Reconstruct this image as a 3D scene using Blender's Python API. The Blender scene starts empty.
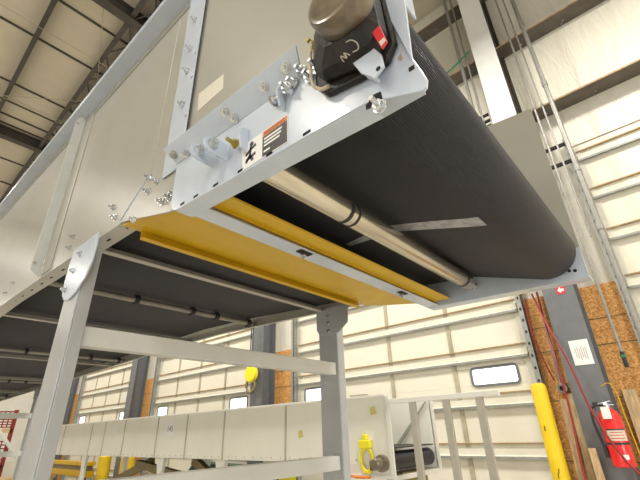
import bpy, bmesh, math, random
from mathutils import Vector, Matrix
random.seed(4)
S = bpy.context.scene
COL = S.collection
PI = math.pi

# ------------------------------------------------------------------ materials
def new_mat(name):
    m = bpy.data.materials.new(name); m.use_nodes = True
    nt = m.node_tree; b = nt.nodes['Principled BSDF']
    return m, nt, b

def mat(name, col, rough=0.5, metal=0.0, var=0.06, scale=6.0, bump=0.0, bscale=60.0, spec=0.5, stretch=(1, 1, 1), coat=0.0):
    m, nt, b = new_mat(name)
    N, L = nt.nodes, nt.links
    tc = N.new('ShaderNodeTexCoord'); mp = N.new('ShaderNodeMapping'); mp.inputs['Scale'].default_value = stretch
    L.new(tc.outputs['Object'], mp.inputs['Vector'])
    nz = N.new('ShaderNodeTexNoise'); nz.inputs['Scale'].default_value = scale; nz.inputs['Detail'].default_value = 5
    L.new(mp.outputs['Vector'], nz.inputs['Vector'])
    cr = N.new('ShaderNodeValToRGB')
    cr.color_ramp.elements[0].position = 0.3; cr.color_ramp.elements[1].position = 0.7
    cr.color_ramp.elements[0].color = tuple(max(0, c*(1-var)) for c in col)+(1,)
    cr.color_ramp.elements[1].color = tuple(min(1, c*(1+var)) for c in col)+(1,)
    L.new(nz.outputs['Fac'], cr.inputs['Fac']); L.new(cr.outputs['Color'], b.inputs['Base Color'])
    b.inputs['Roughness'].default_value = rough; b.inputs['Metallic'].default_value = metal
    b.inputs['Specular IOR Level'].default_value = spec
    b.inputs['Coat Weight'].default_value = coat
    if bump > 0:
        n2 = N.new('ShaderNodeTexNoise'); n2.inputs['Scale'].default_value = bscale; n2.inputs['Detail'].default_value = 4
        L.new(mp.outputs['Vector'], n2.inputs['Vector'])
        bp = N.new('ShaderNodeBump'); bp.inputs['Strength'].default_value = bump; bp.inputs['Distance'].default_value = 0.01
        L.new(n2.outputs['Fac'], bp.inputs['Height']); L.new(bp.outputs['Normal'], b.inputs['Normal'])
    return m

M = {}
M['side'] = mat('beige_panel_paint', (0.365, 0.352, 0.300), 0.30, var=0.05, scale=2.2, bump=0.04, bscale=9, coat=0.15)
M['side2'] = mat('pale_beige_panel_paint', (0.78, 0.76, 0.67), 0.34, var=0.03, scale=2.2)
M['strutface'] = mat('cream_strut_face', (0.72, 0.69, 0.58), 0.4, var=0.05, scale=8)
M['frame'] = mat('pale_grey_frame_paint', (0.53, 0.59, 0.68), 0.26, var=0.04, scale=9, bump=0.03, bscale=40, coat=0.3)
M['leg'] = mat('grey_white_leg_paint', (0.37, 0.38, 0.385), 0.3, var=0.04, scale=8, bump=0.03, bscale=50, coat=0.2)
M['yellow'] = mat('yellow_guard_paint', (0.60, 0.37, 0.004), 0.42, var=0.06, scale=7, bump=0.05, bscale=30)
M['bollard'] = mat('yellow_bollard_sleeve', (0.76, 0.52, 0.008), 0.42, var=0.08, scale=8)
M['hi_yellow'] = mat('bright_yellow_plastic', (0.85, 0.75, 0.02), 0.4, var=0.05)
M['rail'] = mat('pale_rail_paint', (0.56, 0.56, 0.53), 0.32, var=0.04, scale=8)
M['dot'] = mat('faded_yellow_sticker', (0.60, 0.54, 0.16), 0.5)
M['zinc'] = mat('zinc_plated_steel', (0.62, 0.64, 0.66), 0.25, 0.9, var=0.15, scale=60)
M['brass'] = mat('yellow_zinc_bolt', (0.45, 0.36, 0.10), 0.35, 0.8, var=0.2, scale=60)
M['roller'] = mat('bare_steel_roller', (0.66, 0.60, 0.48), 0.24, 0.85, var=0.18, scale=5, stretch=(0.5, 8, 8))
M['rollerpaint'] = mat('dusty_return_roller', (0.26, 0.24, 0.20), 0.45, 0.3, var=0.15, scale=8)
M['rubber'] = mat('black_rubber', (0.02, 0.02, 0.02), 0.6, var=0.2)
M['tape'] = mat('pale_worn_tape', (0.33, 0.33, 0.35), 0.6, var=0.3, scale=45)
M['tie'] = mat('dusty_cross_tie_paint', (0.42, 0.39, 0.33), 0.4, var=0.06)
M['castblack'] = mat('black_cast_iron', (0.014, 0.011, 0.010), 0.4, var=0.5, scale=30, bump=0.2, bscale=90, coat=0.15, spec=0.3)
M['cap'] = mat('dusty_bronze_cap', (0.17, 0.135, 0.09), 0.3, 0.4, var=0.35, scale=40, coat=0.6)
M['grease'] = mat('tan_grease', (0.50, 0.43, 0.30), 0.5, var=0.35, scale=70, bump=0.4, bscale=120)
M['red'] = mat('red_tag', (0.62, 0.03, 0.04), 0.4)
M['white'] = mat('white_label', (0.80, 0.79, 0.76), 0.5, var=0.02)
M['paper'] = mat('cream_paper_label', (0.66, 0.62, 0.52), 0.6, var=0.04, scale=20)
M['orange'] = mat('warning_orange', (0.72, 0.20, 0.03), 0.5)
M['lblack'] = mat('label_black', (0.035, 0.03, 0.03), 0.45)
M['lgrey'] = mat('label_grey', (0.42, 0.41, 0.38), 0.5)
M['hole'] = mat('slot_dark', (0.015, 0.013, 0.012), 0.9)
M['door'] = mat('cream_door_section', (0.76, 0.72, 0.60), 0.45, var=0.03, scale=1.5)
M['strut'] = mat('galvanised_door_strut', (0.66, 0.64, 0.56), 0.35, 0.25, var=0.06, scale=12)
M['stile'] = mat('weathered_stile', (0.44, 0.40, 0.29), 0.45, 0.2, var=0.2, scale=6)
M['hinge'] = mat('rusty_hinge_line', (0.36, 0.25, 0.12), 0.6, 0.2, var=0.3, scale=30)
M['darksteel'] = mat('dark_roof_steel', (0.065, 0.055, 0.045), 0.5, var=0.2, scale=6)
M['girt'] = mat('brown_primed_girt', (0.12, 0.10, 0.08), 0.5, var=0.25, scale=5)
M['girtedge'] = mat('rusty_girt_lip', (0.36, 0.24, 0.12), 0.6, var=0.3, scale=20)
M['colwhite'] = mat('white_column_paint', (0.78, 0.78, 0.76), 0.35, var=0.03)
M['colgrey'] = mat('dark_grey_column_paint', (0.15, 0.155, 0.165), 0.45, var=0.1, scale=7)
M['pipe'] = mat('galvanised_conduit', (0.30, 0.29, 0.27), 0.4, 0.4, var=0.1, scale=20)
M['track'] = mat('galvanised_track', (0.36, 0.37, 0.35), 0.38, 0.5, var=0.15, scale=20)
M['glass'] = None
M['hose'] = mat('red_air_hose', (0.26, 0.02, 0.022), 0.45)
M['extred'] = mat('fire_extinguisher_red', (0.75, 0.02, 0.02), 0.22, coat=0.5)
M['wood'] = mat('pale_lumber', (0.54, 0.38, 0.21), 0.7, var=0.32, scale=7, stretch=(6, 6, 0.6))
M['brownsteel'] = mat('olive_brown_steel', (0.22, 0.17, 0.07), 0.5, var=0.15)
M['green'] = mat('dark_green_paint', (0.02, 0.075, 0.04), 0.45, var=0.4, scale=9)
M['greenwire'] = mat('green_wire', (0.01, 0.22, 0.09), 0.5)
M['blackplastic'] = mat('black_plastic', (0.02, 0.02, 0.025), 0.4)
M['redmesh'] = mat('red_rack_paint', (0.22, 0.02, 0.012), 0.5, var=0.2)
M['sheet'] = mat('white_sheet_metal', (0.72, 0.70, 0.64), 0.4, var=0.04, scale=3)
M['ledge'] = mat('white_trim_paint', (0.74, 0.72, 0.66), 0.4, var=0.03)

# belt: dark ribbed rubber
def belt_mat():
    m, nt, b = new_mat('charcoal_ribbed_belt'); N, L = nt.nodes, nt.links
    tc = N.new('ShaderNodeTexCoord')
    nz = N.new('ShaderNodeTexNoise'); nz.inputs['Scale'].default_value = 3.5; nz.inputs['Detail'].default_value = 8
    L.new(tc.outputs['Object'], nz.inputs['Vector'])
    cr = N.new('ShaderNodeValToRGB')
    cr.color_ramp.elements[0].color = (0.027, 0.0255, 0.029, 1); cr.color_ramp.elements[1].color = (0.046, 0.042, 0.045, 1)
    L.new(nz.outputs['Fac'], cr.inputs['Fac']); L.new(cr.outputs['Color'], b.inputs['Base Color'])
    b.inputs['Roughness'].default_value = 0.62; b.inputs['Specular IOR Level'].default_value = 0.3
    uv = N.new('ShaderNodeUVMap'); uv.uv_map = 'belt'
    wv = N.new('ShaderNodeTexWave'); wv.bands_direction = 'Y'; wv.inputs['Scale'].default_value = 60; wv.inputs['Distortion'].default_value = 0.6
    wv.inputs['Detail'].default_value = 1
    L.new(uv.outputs['UV'], wv.inputs['Vector'])
    w2 = N.new('ShaderNodeTexWave'); w2.bands_direction = 'X'; w2.inputs['Scale'].default_value = 90
    L.new(uv.outputs['UV'], w2.inputs['Vector'])
    ad = N.new('ShaderNodeMath'); ad.operation = 'ADD'
    L.new(wv.outputs['Fac'], ad.inputs[0]); L.new(w2.outputs['Fac'], ad.inputs[1])
    bp = N.new('ShaderNodeBump'); bp.inputs['Strength'].default_value = 0.6; bp.inputs['Distance'].default_value = 0.002
    L.new(ad.outputs[0], bp.inputs['Height']); L.new(bp.outputs['Normal'], b.inputs['Normal'])
    return m
M['belt'] = belt_mat()

def insulation_mat(name, col, axis):
    # wrinkled vinyl faced insulation blanket: seams every 1.2 m, fine wrinkles
    m, nt, b = new_mat(name); N, L = nt.nodes, nt.links
    tc = N.new('ShaderNodeTexCoord')
    mp = N.new('ShaderNodeMapping')
    mp.inputs['Scale'].default_value = (1, 3.2, 0.55) if axis == 'wall' else (0.4, 1.6, 1)
    mp.inputs['Rotation'].default_value = (0.35, 0, 0) if axis == 'wall' else (0, 0, 0)
    L.new(tc.outputs['Object'], mp.inputs['Vector'])
    n1 = N.new('ShaderNodeTexNoise'); n1.inputs['Scale'].default_value = 2.2; n1.inputs['Detail'].default_value = 5; n1.inputs['Distortion'].default_value = 0.6
    L.new(mp.outputs['Vector'], n1.inputs['Vector'])
    n2 = N.new('ShaderNodeTexNoise'); n2.inputs['Scale'].default_value = 12; n2.inputs['Detail'].default_value = 3; n2.inputs['Distortion'].default_value = 1.0
    L.new(mp.outputs['Vector'], n2.inputs['Vector'])
    mx = N.new('ShaderNodeMath'); mx.operation = 'MULTIPLY_ADD'; mx.inputs[1].default_value = 0.25
    L.new(n2.outputs['Fac'], mx.inputs[0]); L.new(n1.outputs['Fac'], mx.inputs[2])
    bp = N.new('ShaderNodeBump'); bp.inputs['Strength'].default_value = 0.55 if axis == 'wall' else 0.35; bp.inputs['Distance'].default_value = 0.06
    L.new(mx.outputs[0], bp.inputs['Height']); L.new(bp.outputs['Normal'], b.inputs['Normal'])
    cr = N.new('ShaderNodeValToRGB')
    cr.color_ramp.elements[0].color = tuple(c*0.93 for c in col)+(1,); cr.color_ramp.elements[1].color = tuple(min(1, c*1.05) for c in col)+(1,)
    L.new(n1.outputs['Fac'], cr.inputs['Fac']); L.new(cr.outputs['Color'], b.inputs['Base Color'])
    b.inputs['Roughness'].default_value = 0.42
    return m
M['insul'] = insulation_mat('cream_wall_insulation', (0.74, 0.70, 0.60), 'wall')
M['roofins'] = insulation_mat('tan_roof_insulation', (0.62, 0.55, 0.42), 'roof')

def osb_mat():
    m, nt, b = new_mat('oriented_strand_board'); N, L = nt.nodes, nt.links
    tc = N.new('ShaderNodeTexCoord')
    vo = N.new('ShaderNodeTexVoronoi'); vo.inputs['Scale'].default_value = 55; vo.inputs['Randomness'].default_value = 1
    nz = N.new('ShaderNodeTexNoise'); nz.inputs['Scale'].default_value = 34; nz.inputs['Detail'].default_value = 6; nz.inputs['Distortion'].default_value = 2
    L.new(tc.outputs['Object'], vo.inputs['Vector']); L.new(tc.outputs['Object'], nz.inputs['Vector'])
    mx = N.new('ShaderNodeMix'); mx.data_type = 'FLOAT'; mx.inputs['Factor'].default_value = 0.6
    sp = N.new('ShaderNodeSeparateColor'); L.new(vo.outputs['Color'], sp.inputs['Color'])
    L.new(sp.outputs['Red'], mx.inputs['A']); L.new(nz.outputs['Fac'], mx.inputs['B'])
    cr = N.new('ShaderNodeValToRGB')
    cr.color_ramp.elements[0].position = 0.25; cr.color_ramp.elements[1].position = 0.75
    cr.color_ramp.elements[0].color = (0.40, 0.15, 0.025, 1); cr.color_ramp.elements[1].color = (0.85, 0.48, 0.17, 1)
    L.new(mx.outputs['Result'], cr.inputs['Fac']); L.new(cr.outputs['Color'], b.inputs['Base Color'])
    b.inputs['Roughness'].default_value = 0.6
    return m
M['osb'] = osb_mat()

def floor_mat():
    m, nt, b = new_mat('sealed_concrete'); N, L = nt.nodes, nt.links
    tc = N.new('ShaderNodeTexCoord'); nz = N.new('ShaderNodeTexNoise'); nz.inputs['Scale'].default_value = 0.8; nz.inputs['Detail'].default_value = 9
    L.new(tc.outputs['Object'], nz.inputs['Vector'])
    cr = N.new('ShaderNodeValToRGB')
    cr.color_ramp.elements[0].color = (0.46, 0.43, 0.38, 1); cr.color_ramp.elements[1].color = (0.62, 0.59, 0.53, 1)
    L.new(nz.outputs['Fac'], cr.inputs['Fac']); L.new(cr.outputs['Color'], b.inputs['Base Color'])
    b.inputs['Roughness'].default_value = 0.35
    return m
M['floor'] = floor_mat()

def emit_mat(name, col, strength):
    m, nt, b = new_mat(name)
    b.inputs['Base Color'].default_value = (0.8, 0.8, 0.8, 1)
    b.inputs['Emission Color'].default_value = col+(1,); b.inputs['Emission Strength'].default_value = strength
    return m
M['daylight'] = emit_mat('daylit_window_pane', (0.93, 0.97, 1.0), 2.2)

# ------------------------------------------------------------------ mesh helpers
def nb(): return bmesh.new()

def box(bm, x0, x1, y0, y1, z0, z1):
    vs = [bm.verts.new((x, y, z)) for x in (x0, x1) for y in (y0, y1) for z in (z0, z1)]
    for f in ((0, 1, 3, 2), (4, 6, 7, 5), (0, 4, 5, 1), (2, 3, 7, 6), (0, 2, 6, 4), (1, 5, 7, 3)):
        bm.faces.new([vs[i] for i in f])

def prism(bm, pts, a0, a1, axis='x'):
    """polygon pts in the plane normal to axis, run from a0 to a1"""
    def P(p, a):
        return {'x': (a, p[0], p[1]), 'y': (p[0], a, p[1]), 'z': (p[0], p[1], a)}[axis]
    A = [bm.verts.new(P(p, a0)) for p in pts]; B = [bm.verts.new(P(p, a1)) for p in pts]
    n = len(pts)
    bm.faces.new(A); bm.faces.new(B[::-1])
    for i in range(n):
        bm.faces.new([A[i], A[(i+1) % n], B[(i+1) % n], B[i]])

def hexa(bm, lo, hi):
    """two quads (4 points each) joined"""
    A = [bm.verts.new(p) for p in lo]; B = [bm.verts.new(p) for p in hi]
    bm.faces.new(A); bm.faces.new(B[::-1])
    for i in range(4): bm.faces.new([A[i], A[(i+1) % 4], B[(i+1) % 4], B[i]])

def cyl(bm, p0, p1, r0, r1=None, seg=24, caps=True):
    r1 = r0 if r1 is None else r1
    p0, p1 = Vector(p0), Vector(p1); d = (p1-p0).normalized()
    q = d.to_track_quat('Z', 'Y').to_matrix()
    A, B = [], []
    for i in range(seg):
        a = 2*PI*i/seg; c = Vector((math.cos(a), math.sin(a), 0))
        A.append(bm.verts.new(p0+q@(c*r0))); B.append(bm.verts.new(p1+q@(c*r1)))
    for i in range(seg): bm.faces.new([A[i], A[(i+1) % seg], B[(i+1) % seg], B[i]])
    if caps: bm.faces.new(A[::-1]); bm.faces.new(B)

def lathe(bm, p0, d, prof, seg=28):
    """prof: list of (distance along d, radius)"""
    p0, d = Vector(p0), Vector(d).normalized(); q = d.to_track_quat('Z', 'Y').to_matrix(); rings = []
    for (t, r) in prof:
        rings.append([bm.verts.new(p0+d*t+q@Vector((math.cos(2*PI*i/seg)*r, math.sin(2*PI*i/seg)*r, 0))) for i in range(seg)])
    for a, b in zip(rings, rings[1:]):
        for i in range(seg): bm.faces.new([a[i], a[(i+1) % seg], b[(i+1) % seg], b[i]])
    bm.faces.new(rings[0][::-1]); bm.faces.new(rings[-1])

def tube(bm, pts, r, seg=10):
    pts = [Vector(p) for p in pts]; rings = []
    up = Vector((0.13, 0.31, 0.94))
    for i, p in enumerate(pts):
        d = (pts[min(i+1, len(pts)-1)]-pts[max(i-1, 0)]).normalized()
        s = d.cross(up).normalized(); t = s.cross(d).normalized()
        rings.append([bm.verts.new(p+(s*math.cos(2*PI*k/seg)+t*math.sin(2*PI*k/seg))*r) for k in range(seg)])
    for a, b in zip(rings, rings[1:]):
        for k in range(seg): bm.faces.new([a[k], a[(k+1) % seg], b[(k+1) % seg], b[k]])
    bm.faces.new(rings[0][::-1]); bm.faces.new(rings[-1])

def smooth_pts(pts, n=8):
    pts = [Vector(p) for p in pts]; out = []
    for i in range(len(pts)-1):
        p0 = pts[max(i-1, 0)]; p1 = pts[i]; p2 = pts[i+1]; p3 = pts[min(i+2, len(pts)-1)]
        for k in range(n):
            t = k/n
            out.append(0.5*((2*p1)+(-p0+p2)*t+(2*p0-5*p1+4*p2-p3)*t*t+(-p0+3*p1-3*p2+p3)*t**3))
    out.append(pts[-1]); return out

def obj(name, bm, m, parent=None, bevel=0.0, smooth=False):
    off = Vector((0, 0, 0)); p = parent
    while p is not None: off += p.location; p = p.parent
    if off.length > 0: bmesh.ops.translate(bm, verts=bm.verts, vec=-off)
    bmesh.ops.recalc_face_normals(bm, faces=bm.faces)
    me = bpy.data.meshes.new(name); bm.to_mesh(me); bm.free()
    if smooth:
        for f in me.polygons: f.use_smooth = True
        try: me.set_sharp_from_angle(angle=math.radians(38))
        except Exception: pass
    me.materials.append(m)
    o = bpy.data.objects.new(name, me); COL.objects.link(o)
    if parent: o.parent = parent
    if bevel > 0:
        md = o.modifiers.new('bevel', 'BEVEL'); md.width = bevel; md.segments = 2; md.limit_method = 'ANGLE'; md.angle_limit = math.radians(40)
    return o

def tag(o, label, cat, group=None, kind=None):
    o['label'] = label; o['category'] = cat
    if group: o['group'] = group
    if kind: o['kind'] = kind
    return o

def struct(o):
    o['kind'] = 'structure'; return o

def empty(name, loc, label=None, cat=None, group=None):
    e = bpy.data.objects.new(name, None); e.location = loc; e.empty_display_size = 0.1; COL.objects.link(e)
    if label: tag(e, label, cat, group)
    return e

def text_mesh(name, body, size, m, parent, origin, right, up, extrude=0.0006, align='LEFT', sx=1.0):
    cu = bpy.data.curves.new(name, 'FONT'); cu.body = body; cu.size = size; cu.extrude = extrude; cu.align_x = align
    t = bpy.data.objects.new(name+'_tmp', cu); COL.objects.link(t)
    dg = bpy.context.evaluated_depsgraph_get(); dg.update()
    me = bpy.data.meshes.new_from_object(t.evaluated_get(dg))
    bpy.data.objects.remove(t); bpy.data.curves.remove(cu)
    r = Vector(right).normalized(); u = Vector(up).normalized(); n = r.cross(u)
    off = Vector((0, 0, 0)); p = parent
    while p is not None: off += p.location; p = p.parent
    for v in me.vertices: v.co = Vector(origin)-off+r*v.co.x*sx+u*v.co.y+n*v.co.z
    me.name = name; me.materials.clear(); me.materials.append(m)
    o = bpy.data.objects.new(name, me); COL.objects.link(o); o.parent = parent
    return o

# ------------------------------------------------------------------ camera (eye 1.6 m above the floor)
cam = bpy.data.cameras.new('camera'); cam.lens = 392.0/640*36; cam.sensor_width = 36; cam.clip_start = 0.02; cam.clip_end = 200
co = bpy.data.objects.new('camera', cam); COL.objects.link(co)
Rw = Matrix(((0.6671637239161988, -0.7442640703617847, -0.0310412477000874),
             (-0.3068868536752867, -0.31258833863343083, 0.8989488247901962),
             (-0.6787584434329731, -0.5902198947162831, -0.43695245891234763))).transposed()
m4 = Rw.to_4x4(); m4.translation = (0, 0, 1.6); co.matrix_world = m4
S.camera = co

# ------------------------------------------------------------------ building
XW = 5.7; ZR = 9.45; YB, YF = -11.0, 30.0; XL = -16.0
PITCH = 5.55
bm = nb(); box(bm, XL-.3, XW+.5, YB-.3, YF+.3, -0.2, 0); struct(obj('floor', bm, M['floor']))
bm = nb(); box(bm, XL-.3, XW+.5, YB-.3, YF+.3, ZR, ZR+.15); ceiling = struct(obj('ceiling', bm, M['roofins']))
bm = nb(); box(bm, XL-.25, XL, YB-.3, YF+.3, 0, ZR); struct(obj('wall_left', bm, M['insul']))
bm = nb(); box(bm, XL, XW+.3, YB-.25, YB, 0, ZR); struct(obj('wall_back', bm, M['insul']))
bm = nb(); box(bm, XL, XW+.3, YF, YF+.25, 0, ZR); struct(obj('wall_front', bm, M['sheet']))
ZD = 5.08
doors = [(-4.13, 0.22), (1.42, 5.65), (6.97, 11.2), (12.52, 16.75), (18.07, 22.3)]
# wall on the right: openings for the doors
bm = nb()
box(bm, XW, XW+.25, YB-.3, YF+.3, ZD, ZR)
ys = [YB-.3]+[v for d in doors for v in d]+[YF+.3]
for a, b in zip(ys[0::2], ys[1::2]): box(bm, XW, XW+.25, a, b, 0, ZD)
wall = struct(obj('wall_right', bm, M['insul']))

def girt(z):
    bm = nb(); box(bm, XW-.30, XW-.001, YB, YF, z, z+.012); box(bm, XW-.30, XW-.29, YB, YF, z-.012, z); box(bm, XW-.012, XW-.001, YB, YF, z+.012, z+.10)
    g = obj('wall_girt', bm, M['girt'], wall)
    bm = nb(); box(bm, XW-.306, XW-.301, YB, YF, z-.012, z+.012); obj('girt_lip', bm, M['girtedge'], g)
    # small bolts through the girt
    bm = nb(); y = -4.0
    while y < 6:
        cyl(bm, (XW-.10, y, z-.012), (XW-.10, y, z), .012, seg=8); cyl(bm, (XW-.05, y+.03, z-.012), (XW-.05, y+.03, z), .010, seg=8)
        y += 0.62
    obj('girt_bolts', bm, M['zinc'], g)
for z in (5.72, 7.22, 8.75): girt(z)
# blanket seams
for y in (-3.05, -1.45, 1.25, 2.45, 4.05):
    bm = nb(); box(bm, XW-.012, XW+.01, y-.012, y+.012, ZD, ZR-.02); obj('blanket_seam', bm, M['insul'], wall)

# overhead sectional doors
def door(n, y0, y1):
    secs = [0.0, 0.62, 1.24, 1.83, 2.41, 3.0, 3.62, 4.22, 4.82, ZD]
    d = struct(empty('door_%d' % n, (XW+.03, (y0+y1)/2, 0)))
    for i, (a, b) in enumerate(zip(secs, secs[1:])):
        bm = nb()
        if i == 3:
            wy = [y0+.21, y0+.83, y1-.70, y1-.18]
            za, zb = 2.08, 2.31
            box(bm, XW+.02, XW+.07, y0, y1, a+.004, za); box(bm, XW+.02, XW+.07, y0, y1, zb, b-.004)
            box(bm, XW+.02, XW+.07, y0, wy[0], za, zb); box(bm, XW+.02, XW+.07, wy[1], wy[2], za, zb); box(bm, XW+.02, XW+.07, wy[3], y1, za, zb)
        else:
            box(bm, XW+.02, XW+.07, y0, y1, a+.004, b-.004)
        obj('door_section', bm, M['door'], d, bevel=.004)
    for k in (0, 1):
        a, b = ((y0+.21, y0+.83), (y1-.70, y1-.18))[k]
        bm = nb(); za, zb = 2.08, 2.31; t = .022; rc = .045
        def rr(e):
            pts = []
            for cx, cz, a0 in ((b-rc, zb-rc, 0), (a+rc, zb-rc, 90), (a+rc, za+rc, 180), (b-rc, za+rc, 270)):
                for q in range(5):
                    an = math.radians(a0+q*22.5); pts.append((cx+(rc+e)*math.cos(an), cz+(rc+e)*math.sin(an)))
            return pts
        o1, i1 = rr(.016), rr(-.016); A = []
        for x in (XW+.004, XW+.022):
            A.append(([bm.verts.new((x, p[0], p[1])) for p in o1], [bm.verts.new((x, p[0], p[1])) for p in i1]))
        nn = len(o1)
        for i in range(nn):
            j = (i+1) % nn
            bm.faces.new([A[0][0][i], A[0][0][j], A[0][1][j], A[0][1][i]])
            bm.faces.new([A[0][0][i], A[0][0][j], A[1][0][j], A[1][0][i]])
            bm.faces.new([A[0][1][i], A[0][1][j], A[1][1][j], A[1][1][i]])
        f = obj('window_frame', bm, M['colgrey'], d)
        bm = nb(); prism(bm, rr(0), XW+.025, XW+.032, 'x'); obj('window_pane', bm, M['daylight'], f)
    # struts across each joint and stiles between them
    for z in secs[1:-1]:
        bm = nb()
        prism(bm, [(XW+.02, z+.0), (XW-.038, z+.0), (XW-.012, z+.012), (XW-.012, z+.085), (XW+.02, z+.085)], y0+.03, y1-.03, 'y')
        s = obj('door_strut', bm, M['strutface'], d)
        bm = nb(); prism(bm, [(XW+.02, z-.004), (XW+.02, z), (XW-.040, z), (XW-.040, z-.028), (XW-.037, z-.028), (XW-.037, z-.004)], y0+.03, y1-.03, 'y'); obj('shaded_strut_lip', bm, M['track'], s)  # darker grey than the strut face: underside shade put into its colour
        bm = nb(); box(bm, XW-.014, XW+.02, y0+.03, y1-.03, z+.135, z+.150)
        obj('hinge_line', bm, M['hinge'], s)
    ny = 4
    for k in range(0, ny+1):
        y = y0+(y1-y0)*k/ny
        y = min(max(y, y0+.05), y1-.05)
        for a, b in zip(secs, secs[1:]):
            if a == secs[3]-0 and k in (-1,): continue
            bm = nb(); box(bm, XW+.004, XW+.02, y-.030, y+.030, a+.09, b-.04); obj('door_stile', bm, M['stile'] if 0 < k < ny else M['strut'], d)
    return d
for i, (a, b) in enumerate(doors): door(i+1, a, b)

# pier panels (strand board) and trims
for i, (a, b) in enumerate([(0.26, 1.38), (5.69, 6.93), (11.24, 12.48), (16.79, 18.03)]):
    bm = nb(); box(bm, XW-.02, XW-.001, a, b, 0, 3.10)
    o = obj('strand_board', bm, M['osb'], wall)
    bm = nb()
    for z in (1.2, 1.83, 2.40, 2.70): box(bm, XW-.0225, XW-.0205, a, b, z-.004, z+.004)
    obj('board_joint', bm, M['green'], o)
    for y, s in ((a, 1), (b, -1)):
        bm = nb(); box(bm, XW-.11, XW-.002, y-.04, y-.03, 0, ZD+.1); box(bm, XW-.11, XW-.10, y-.04, y+.03, 0, ZD+.1)
        t = obj('trim_%d' % (2*i+(1 if s > 0 else 2)), bm, M['track']); struct(t)
        z = 1.0
        while z < ZD and i < 1:
            bm = nb(); box(bm, XW-.1115, XW-.1095, y-.012, y+.012, z, z+.035); obj('slot', bm, M['hole'], t); z += .15

# columns
def column(y, label, cladh):
    c = empty('steel_column', (5.45, y, 0), label, 'column')
    w, dp = .17, .34
    def H(z0, z1):
        bm = nb()
        box(bm, 5.33, 5.345, y-w, y+w, z0, z1); box(bm, 5.66, 5.675, y-w, y+w, z0, z1); box(bm, 5.345, 5.66, y-.006, y+.006, z0, z1)
        return bm
    obj('lower_shaft', H(0, cladh), M['colgrey'], c, bevel=.002)
    bm = nb(); box(bm, 5.33, 5.345, y-w, y+w, cladh, ZR-.01); obj('face_flange', bm, M['colwhite'], c, bevel=.002)
    bm = nb(); box(bm, 5.66, 5.675, y-w-.04, y+w+.04, cladh, ZR-.01); box(bm, 5.345, 5.66, y-.006, y+.006, cladh, ZR-.01); box(bm, 5.345, 5.66, y-w+.012, y-w+.02, cladh, ZR-.01); obj('shaded_upper_web', bm, M['darksteel'], c)  # dark colour puts the recess shade into web, side and back flange
    bm = nb(); box(bm, 5.27, 5.66, y-.18, y+.18, 0, .02); obj('base_plate', bm, M['colgrey'], c)
    return c
colA = column(0.85, 'grey wide-flange steel column carrying the fire extinguisher, white above', 3.5)
colB = column(0.85+PITCH+.05, 'grey steel column behind the yellow hoist hook at the first far pier', ZR-.1)
colC = column(0.85+2*PITCH+.1, 'distant grey steel column at the second far pier, above the beige enclosed conveyor', ZR-.1)
colD = column(0.85+3*PITCH+.1, 'farthest grey steel column, mostly hidden behind the near support leg', ZR-.1)

# roof steel
def rafter(y):
    bm = nb(); zt_ = ZR-.02
    box(bm, XL, XW-.05, y-.10, y+.10, zt_-.3, zt_-.288); box(bm, XL, XW-.05, y-.10, y+.10, zt_-.012, zt_); box(bm, XL, XW-.05, y-.005, y+.005, zt_-.29, zt_-.01)
    obj('roof_rafter', bm, M['darksteel'], ceiling)
for k in range(-2, 5): rafter(0.32+k*5.82)
def purlin(x):
    bm = nb(); box(bm, x-.045, x+.045, YB, YF, ZR-.26, ZR-.25); box(bm, x-.005, x+.005, YB, YF, ZR-.25, ZR-.001); box(bm, x-.045, x-.037, YB, YF, ZR-.25, ZR-.21)
    obj('roof_purlin', bm, M['darksteel'], ceiling)
for x in (-4.3, -2.75, -1.2, 0.30, 1.46, 1.74, 3.4, 4.9): purlin(x)
# lattice rods between the twin purlins beside the conveyor
bm = nb(); y = 4.0; k = 0
while y < 20:
    tube(bm, [(1.46, y, ZR-.24), (1.74, y+.55, ZR-.24)] if k % 2 == 0 else [(1.74, y, ZR-.24), (1.46, y+.55, ZR-.24)], .018, 6); y += .55; k += 1
obj('purlin_lattice', bm, M['darksteel'], ceiling)
for y in (4.0, 5.5, 6.95, 8.2, 10.0, 10.75, 11.35, 11.75, 13.6, 15.1, 16.6):
    bm = nb(); box(bm, XL, XW, y-.022, y+.022, ZR-.03, ZR-.001); obj('insulation_band', bm, M['darksteel'], ceiling)
bm = nb()
for y in (7.55, 10.15, 10.25): tube(bm, [(-6, y, ZR-.35), (5.5, y, ZR-.35)], .008, 6)
tube(bm, [(0.9, 6.0, ZR-.3), (2.1, 9.6, ZR-.3)], .008, 6); tube(bm, [(0.3, 10.2, ZR-.3), (2.2, 8.6, ZR-.3)], .008, 6)
obj('sway_wire', bm, M['stile'], ceiling)

# ------------------------------------------------------------------ main belt conveyor
X0, X1 = 0.43, 1.80           # inner faces of the side frames
def zb(y): return 2.245+.045*(min(y, 2.8)-1.35)-.012*max(y-2.8, 0)      # underside of frame
def zt(y): return 3.17+.09*(y-1.07)        # top flange
YE = 15.0
conv = empty('belt_conveyor', ((X0+X1)/2, 1.5, 0), 'huge beige overhead belt conveyor with dark ribbed belt and yellow guards', 'conveyor')

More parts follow.
